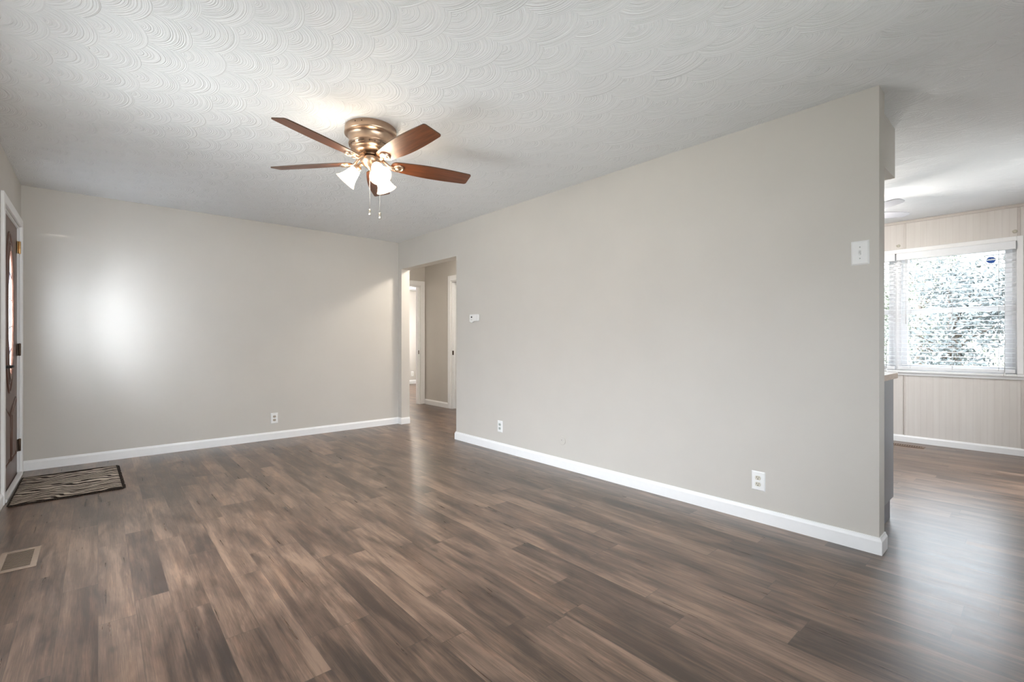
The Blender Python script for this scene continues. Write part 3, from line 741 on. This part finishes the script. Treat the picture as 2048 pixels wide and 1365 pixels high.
th = empty('thermostat', (0, 0, 0), 'small cream thermostat on the long wall beside the hallway opening', 'thermostat')
out = [(-0.075, -0.036), (-0.05, -0.046), (-0.028, -0.045), (-0.008, -0.036), (0.012, -0.032), (0.075, -0.032), (0.078, -0.028), (0.078, 0.036), (0.074, 0.04), (-0.072, 0.04), (-0.078, 0.034), (-0.078, -0.03)]
MB().prism([(b, a) for a, b in out][::-1], -0.022, -0.004, 'y').build('cover', M['plate'], th, 0.003)
MB().box(-0.073, 0.074, -0.004, 0, -0.03, 0.036).build('base', M['plate_cream'], th)
MB().box(-0.050, -0.030, -0.0235, -0.0215, 0.004, 0.020).build('display', M['black'], th)
MB().box(-0.054, -0.028, -0.0235, -0.0215, -0.018, -0.013).build('slider', M['receptacle_grey'], th)
MB().box(0.0535, 0.0545, -0.0224, -0.0215, -0.030, 0.038).build('seam', M['receptacle_grey'], th)
place(th, (XR, 4.03, 1.358), -PI / 2)

rp = empty('round_cover', (0, 0, 0), 'small round wall-coloured cover plate low on the long wall', 'cover plate')
MB().lathe([(0, 0.006), (0.033, 0.006), (0.036, 0.004), (0.036, 0)], 36, (0, 0, 0), (0, -1, 0), smooth=False).build('disc', M['wall'], rp)
MB().lathe([(0, 0), (0.003, 0), (0.002, 0.0015), (0, 0.0015)], 12, (-0.006, -0.006, 0.005), (0, -1, 0)).build('screw', M['bronze_dark'], rp)
place(rp, (XR, 2.771, 0.24), -PI / 2)

# ------------------------------------------------------------------ floor registers
def register(x0, x1, y0, y1, fm, lm, label, nl, along):
    r = empty('floor_vent', ((x0 + x1) / 2, (y0 + y1) / 2, 0), label, 'vent', 'floor vents')
    B = 0.024
    MB().box(x0, x1, y0, y0 + B, 0, 0.005).box(x0, x1, y1 - B, y1, 0, 0.005).box(x0, x0 + B, y0 + B, y1 - B, 0, 0.005).box(x1 - B, x1, y0 + B, y1 - B, 0, 0.005).build('frame', fm, r, 0.002)
    MB().box(x0 + B, x1 - B, y0 + B, y1 - B, 0.0004, 0.0012).build('duct_shadow', M['hole'], r)
    lv = MB(); hx, hy = x1 - x0 - 2 * B, y1 - y0 - 2 * B
    for i in range(nl):
        t_ = (i + 0.5) / nl
        if along == 'y':
            a = x0 + B + hx * t_; wv = hx / nl * 0.45
            lv.box(a - wv, a + wv, y0 + B, y1 - B, 0.0012, 0.0035)
        else:
            a = y0 + B + hy * t_; wv = hy / nl * 0.3
            lv.box(x0 + B, x1 - B, a - wv, a + wv, 0.0012, 0.0035)
    lv.build('louvres', lm, r)
register(-0.375, -0.228, 3.28, 3.58, M['vent_tan'], M['vent_dark'], 'tan metal floor vent with dark louvres at the left picture edge', 12, 'x')
register(6.37, 6.48, 0.80, 1.12, M['vent_brown'], M['vent_brown'], 'brown slotted floor vent below the kitchen window', 14, 'x')

# ------------------------------------------------------------------ door mat
rg = empty('door_mat', (-0.165, 5.0, 0), 'black and cream woodgrain-patterned rug lying at the front door', 'rug')
corners = [(-0.452, 4.572), (0.145, 4.578), (0.127, 5.43), (-0.455, 5.425)]
def bil(u_, v_):
    a, b, c_, d_ = corners
    x = (1 - v_) * ((1 - u_) * a[0] + u_ * b[0]) + v_ * ((1 - u_) * d_[0] + u_ * c_[0])
    y = (1 - v_) * ((1 - u_) * a[1] + u_ * b[1]) + v_ * ((1 - u_) * d_[1] + u_ * c_[1])
    return x, y
nu, nv = 40, 56
mb = MB(); vs = []; fs = []
for j in range(nv + 1):
    for i in range(nu + 1):
        u_, v_ = i / nu, j / nv
        x, y = bil(u_, v_)
        e = min(u_, 1 - u_, v_ * 1.4, (1 - v_) * 1.4)
        z = 0.010 + 0.002 * math.sin(9 * x + 7 * y) * math.sin(13 * y)
        if e < 1e-6: z = 0.004; 
        vs.append((x + random.uniform(-.001, .001), y + random.uniform(-.001, .001), z))
for j in range(nv):
    for i in range(nu):
        a = j * (nu + 1) + i; fs.append((a, a + 1, a + nu + 2, a + nu + 1))
mb.add(vs, fs, 0, True)
mb.build('woven_pile', M['rug'], rg)
mb = MB()
path = [bil(*q) for q in [(i / 60, 0) for i in range(61)] + [(1, i / 80) for i in range(1, 81)] + [(1 - i / 60, 1) for i in range(1, 61)] + [(0, 1 - i / 80) for i in range(1, 80)]]
path3 = [(x, y, 0.006) for x, y in path]; path3.append(path3[0])
mb.tube(path3, 0.0055, 7, cap=False)
for i, (x, y) in enumerate(path):
    x2, y2 = path[(i + 1) % len(path)]; dx, dy = x2 - x, y2 - y; L_ = math.hypot(dx, dy) or 1
    nx, ny = dy / L_, -dx / L_
    if x2 < -0.44 and x < -0.44: continue
    for q in range(3):
        s_ = random.random(); l_ = random.uniform(0.006, 0.017); j_ = random.uniform(-0.5, 0.5)
        px, py = x + dx * s_, y + dy * s_
        mb.tube([(px, py, 0.007), (px + (nx + j_ * dx / L_) * l_ * 0.6, py + (ny + j_ * dy / L_) * l_ * 0.6, 0.005), (px + (nx + j_ * dx / L_) * l_, py + (ny + j_ * dy / L_) * l_, 0.0022)], [0.002, 0.002, 0.001], 4)
mb.build('fringe', M['rug_dark'], rg)

# ------------------------------------------------------------------ ceiling fans
def blade_mesh(r0, r1, wroot, wmid, wtip, th=0.006, round_tip=False):
    """flat blade along +X, outline curved, root rounded"""
    pts = []
    n = 14
    def half(t):
        # width profile along 0..1
        if t < 0.5: q = t / 0.5; return (wroot + (wmid - wroot) * math.sin(q * PI / 2)) / 2
        q = (t - 0.5) / 0.5; return (wmid + (wtip - wmid) * (1 - math.cos(q * PI / 2))) / 2
    cr = 0.016
    up = []
    for i in range(7):       # rounded root
        a = PI - (PI / 2) * i / 6
        up.append((r0 + 0.035 + 0.035 * math.cos(a), (wroot / 2) * (0.25 + 0.75 * math.sin(a)) if i else 0.012))
    for i in range(1, n + 1):
        t_ = i / n; up.append((r0 + 0.035 + (r1 - cr - r0 - 0.035) * t_, half(t_)))
    ht = half(1)
    for i in range(1, 6):
        a = PI / 2 * (1 - i / 5)
        if round_tip: up.append((r1 - cr + (0.05) * math.cos(a), ht * (0.35 + 0.65 * math.sin(a))))
        else: up.append((r1 - cr + cr * math.cos(a), ht - cr + cr * math.sin(a)))
    poly = up + [(x, -y) for x, y in up[::-1]]
    return poly
def make_fan(loc, name, label, az, style):
    f_ = empty(name, loc, label, 'ceiling fan')
    W = style != 'bronze'
    met = M['white_metal'] if W else M['copper']
    def lz(prof, nm, mat, par, o=(0, 0, 0), d_=(0, 0, 1), seg=48):
        m_ = MB().lathe(prof, seg, o, d_); return m_.build(nm, mat, par, offset=(0, 0, 0))
    if not W:
        hs = lz([(0.0, 0), (0.150, 0.0), (0.155, -0.004), (0.156, -0.034), (0.158, -0.038), (0.158, -0.046), (0.153, -0.050), (0.147, -0.053), (0.139, -0.058), (0.133, -0.068), (0.131, -0.085), (0.131, -0.100), (0.134, -0.104), (0.134, -0.110), (0.128, -0.113), (0.126, -0.116), (0.122, -0.130), (0.112, -0.138), (0.104, -0.142), (0.102, -0.152), (0.07, -0.158), (0.0, -0.158)], 'motor_housing', met, f_)
        # vent slots round the lower ring
        for i in range(12):
            a = 2 * PI * i / 12 + 0.15
            sb = MB(); pr = []
            for s_ in range(5):
                aa = a + (s_ - 2) * 0.075; pr.append((0.1262 * math.cos(aa), 0.1262 * math.sin(aa), -0.1215))
            sb.tube(pr, 0.0042, 6); sb.build('vent_slot', M['bronze_dark'], hs, offset=(0, 0, 0))
        for a in (-2.62, -2.35):
            MB().lathe([(0, 0), (0.004, 0), (0.003, 0.002), (0, 0.002)], 10, (0.155 * math.cos(a), 0.155 * math.sin(a), -0.018), (math.cos(a), math.sin(a), 0)).build('mount_screw', M['bronze_dark'], hs, offset=(0, 0, 0))
        lz([(0.0, -0.155), (0.058, -0.156), (0.060, -0.172), (0.048, -0.176), (0.045, -0.184), (0.045, -0.19), (0, -0.19)], 'rotor_hub', M['bronze_dark'], f_)
        kit = lz([(0, -0.178), (0.050, -0.180), (0.062, -0.186), (0.064, -0.192), (0.062, -0.205), (0.060, -0.212), (0.052, -0.226), (0.036, -0.240), (0.020, -0.248), (0.012, -0.258), (0.006, -0.266), (0, -0.268)], 'light_kit', met, f_)
        zb = -0.212; r0, r1, pitch = 0.125, 0.655, math.radians(13)
        poly = blade_mesh(r0, r1, 0.10, 0.140, 0.118)
    else:
        lz([(0, 0), (0.13, 0), (0.13, -0.03), (0.10, -0.06), (0.11, -0.09), (0.12, -0.12), (0.10, -0.15), (0.0, -0.155)], 'motor_housing', met, f_)
        zb = -0.14; r0, r1, pitch = 0.12, (0.50 if style == 'white' else 0.62), math.radians(12)
        poly = blade_mesh(r0, r1, 0.09, 0.125, 0.10, round_tip=True)
    n = len(poly); nb = 5
    for b_i in range(nb):
        a = az + b_i * 2 * PI / nb
        R = Matrix.Rotation(a, 4, 'Z') @ Matrix.Translation((0, 0, zb)) @ Matrix.Rotation(-pitch, 4, 'X')
        me = MB()
        t_ = 0.003
        v = [(x, y, -t_) for x, y in poly] + [(x, y, t_) for x, y in poly]
        me.add(v, [tuple(range(n))[::1]] + [tuple(range(n, 2 * n))[::-1]] if False else [tuple(range(n)), tuple(range(2 * n - 1, n - 1, -1))], 0)
        me.add(v, [(i, n + i, n + (i + 1) % n, (i + 1) % n) for i in range(n)], 1)
        bo = me.build('blade', [M['blade_white'] if W else M['blade'], M['blade_edge'] if not W else M['blade_white']], f_, offset=(0, 0, 0))
        bo.matrix_local = R
        # blade iron: arm from the hub, ending in a round medallion below the blade root
        ir = MB()
        if not W:
            ir.tube([(0.055, 0, 0.040), (0.085, 0, 0.018), (0.115, 0, -0.008), (0.150, 0, -0.010)], [0.011, 0.010, 0.010, 0.012], 10)
            ir.lathe([(0, 0.013), (0.016, 0.0125), (0.017, 0.009), (0.024, 0.009), (0.025, 0.012), (0.030, 0.012), (0.034, 0.008), (0.034, 0)], 28, (0.172, 0, -0.003), (0, 0, -1))
            ir.build('blade_iron', M['copper'], bo, offset=(0, 0, 0))
        else:
            ir.box(0.07, 0.20, -0.02, 0.02, -0.009, -0.0032).build('blade_iron', M['white_metal'], bo, 0.002, offset=(0, 0, 0))
    if not W:
        for i, deg in enumerate((146, 26, -94)):
            a = math.radians(deg); ca, sa = math.cos(a), math.sin(a); tl = math.radians(40)
            ax = Vector((ca * math.sin(tl), sa * math.sin(tl), -math.cos(tl)))
            p0 = Vector((0.078 * ca, 0.078 * sa, -0.245))
            so = MB().tube([(0.045 * ca, 0.045 * sa, -0.222), (0.062 * ca, 0.062 * sa, -0.226), tuple(p0)], [0.010, 0.010, 0.012], 10)
            so.lathe([(0, -0.012), (0.018, -0.010), (0.026, 0.004), (0.028, 0.018), (0.025, 0.022), (0.0, 0.022)], 24, tuple(p0), tuple(ax))
            sk = so.build('lamp_socket', M['copper'], f_, offset=(0, 0, 0))
            o0 = p0 + ax * 0.012
            prof = [(0.024, 0.0), (0.031, 0.010), (0.036, 0.025), (0.040, 0.045), (0.044, 0.065), (0.050, 0.085), (0.058, 0.102), (0.068, 0.116), (0.072, 0.121)]
            inner = [(r - 0.003, h) for r, h in prof[::-1]]
            prof = [(r * 0.93, h_ * 0.9) for r, h_ in prof]; inner = [(r - 0.003, h_) for r, h_ in prof[::-1]]
            MB().lathe(prof[:7], 40, tuple(o0), tuple(ax)).lathe(prof[6:] + inner[:1], 40, tuple(o0), tuple(ax), 1).lathe(inner, 40, tuple(o0), tuple(ax), 2).build('lamp_shade', [M['shade'], M['shade_rim'], M['shade_inner']], f_, offset=(0, 0, 0))
            MB().lathe([(0, 0.0), (0.012, 0.004), (0.013, 0.02), (0.020, 0.035), (0.024, 0.052), (0.020, 0.068), (0.010, 0.077), (0, 0.079)], 20, tuple(o0 + ax * 0.004), tuple(ax)).build('light_bulb', M['bulb'], f_, offset=(0, 0, 0))
        for lat, z1, dn in ((0.003, -0.512, 0.035), (0.062, -0.530, 0.022)):
            rx, ry = math.cos(-AZ), math.sin(-AZ)
            bx_, by_ = rx * lat - math.sin(AZ) * dn, ry * lat - math.cos(AZ) * dn
            zt = -0.236 if lat < 0.03 else -0.210
            ch = MB().tube([(bx_, by_, zt), (bx_, by_, z1)], 0.0011, 6)
            for q in range(int((zt - z1) / 0.0085)):
                ch.lathe([(0, -0.0017), (0.0017, 0), (0, 0.0017)], 6, (bx_, by_, z1 + q * 0.0085))
            co = ch.build('pull_chain', M['nickel'], f_, offset=(0, 0, 0))
            MB().lathe([(0, 0.0), (0.005, -0.002), (0.0075, -0.004), (0.0078, -0.036), (0.006, -0.039), (0, -0.04)], 14, (bx_, by_, z1)).build('pull_knob', M['nickel'], co, offset=(0, 0, 0))
    else:
        lz([(0.0, -0.155), (0.07, -0.155), (0.075, -0.18), (0, -0.18)], 'light_fitter', met, f_)
        lz([(0.085, -0.178), (0.10, -0.19), (0.105, -0.21), (0.095, -0.24), (0.06, -0.262), (0.0, -0.27)], 'lamp_shade', M['bowl_bright'] if style == 'white' else M['bowl'], f_)
    return f_
make_fan((1.281, 2.782, H), 'ceiling_fan', 'copper-bronze ceiling fan with five walnut blades and three lit bell shades', math.radians(-14), 'bronze')
make_fan((5.34, 1.23, H), 'ceiling_fan', 'white kitchen ceiling fan with only two blade tips showing past the wall', math.radians(-49), 'white')
make_fan((4.98, 9.15, H), 'ceiling_fan', 'white lit ceiling fan in the bedroom seen through the hallway doorway', math.radians(-45), 'bedroom')

hl = empty('added_hall_light', (3.72, 5.0, H), 'round flush light added to brighten the hallway, hidden above the opening', 'ceiling light')  # unseen fixture, added only to lift the dark hallway
MB().lathe([(0, 0), (0.13, 0), (0.135, -0.02), (0.12, -0.025), (0, -0.025)], 32, (3.72, 5.0, H)).build('base', M['white_metal'], hl)
MB().lathe([(0.118, -0.022), (0.115, -0.05), (0.09, -0.075), (0.05, -0.088), (0, -0.092)], 32, (3.72, 5.0, H)).build('lamp_shade', M['bowl'], hl)
# ------------------------------------------------------------------ outdoors beyond the kitchen window
struct(MB().box(-30, 40, -30, 35, -0.5, -0.35).build('ground', M['lawn']), 'lawn surrounding the house, bright outside the kitchen window', 'lawn')
def make_tree(x, y, hgt, rad, n, lm, label, seed, size=0.10):
    rnd = random.Random(seed)
    t_ = empty('tree', (x, y, -0.35), label, 'tree', 'trees outside the kitchen window')
    tr = MB().tube([(x, y, -0.35), (x + 0.05, y, hgt * 0.3), (x - 0.04, y + 0.06, hgt * 0.75)], [0.12, 0.09, 0.03], 8)
    blobs = []
    for i in range(16):
        a = rnd.uniform(0, 2 * PI); rr = rad * rnd.uniform(0.1, 0.7); z = rnd.uniform(0.10, 0.88) * hgt
        c_ = Vector((x + rr * math.cos(a), y + rr * math.sin(a), z)); blobs.append((c_, rad * rnd.uniform(0.3, 0.55)))
        tr.tube([(x, y, z * 0.7), tuple((Vector((x, y, z * 0.75)) + c_) / 2), tuple(c_)], [0.03, 0.02, 0.008], 5)
    tr.build('trunk', M['bark'], t_)
    vs, fs = [], []
    for i in range(n):
        c_, br = rnd.choice(blobs)
        while True:
            q = Vector((rnd.uniform(-1, 1), rnd.uniform(-1, 1), rnd.uniform(-1, 1)))
            if q.length < 1: break
        p_ = c_ + q * br
        u_ = Vector((rnd.gauss(0, 1), rnd.gauss(0, 1), rnd.gauss(0, 1))).normalized(); w_ = u_.orthogonal().normalized()
        s_ = size * rnd.uniform(0.6, 1.3); b_ = len(vs)
        vs += [tuple(p_ - u_ * s_ * 0.5), tuple(p_ + w_ * s_ * 0.22), tuple(p_ + u_ * s_ * 0.5), tuple(p_ - w_ * s_ * 0.22)]
        fs.append((b_, b_ + 1, b_ + 2, b_ + 3))
    MB().add(vs, fs).build('foliage', lm, t_)
make_tree(11.2, 4.6, 2.7, 1.25, 5000, M['leaf_b'], 'yellowing tree farthest left outside the kitchen window', 1)
make_tree(14.0, 2.9, 3.4, 1.25, 6000, M['leaf_a'], 'green bushy tree outside the left half of the kitchen window', 2)
make_tree(11.2, 1.0, 2.7, 1.15, 6000, M['leaf_c'], 'blue-green tree outside the middle of the kitchen window', 3)
make_tree(13.9, -0.9, 3.3, 1.3, 6000, M['leaf_b'], 'tan leafed tree outside the right side of the kitchen window', 4)
make_tree(18.5, 2.4, 4.0, 2.2, 7000, M['leaf_a'], 'large green tree farthest from the kitchen window', 5)
make_tree(18.6, -3.4, 4.0, 2.2, 6000, M['leaf_c'], 'large blue-green tree at the far right beyond the kitchen window', 6)
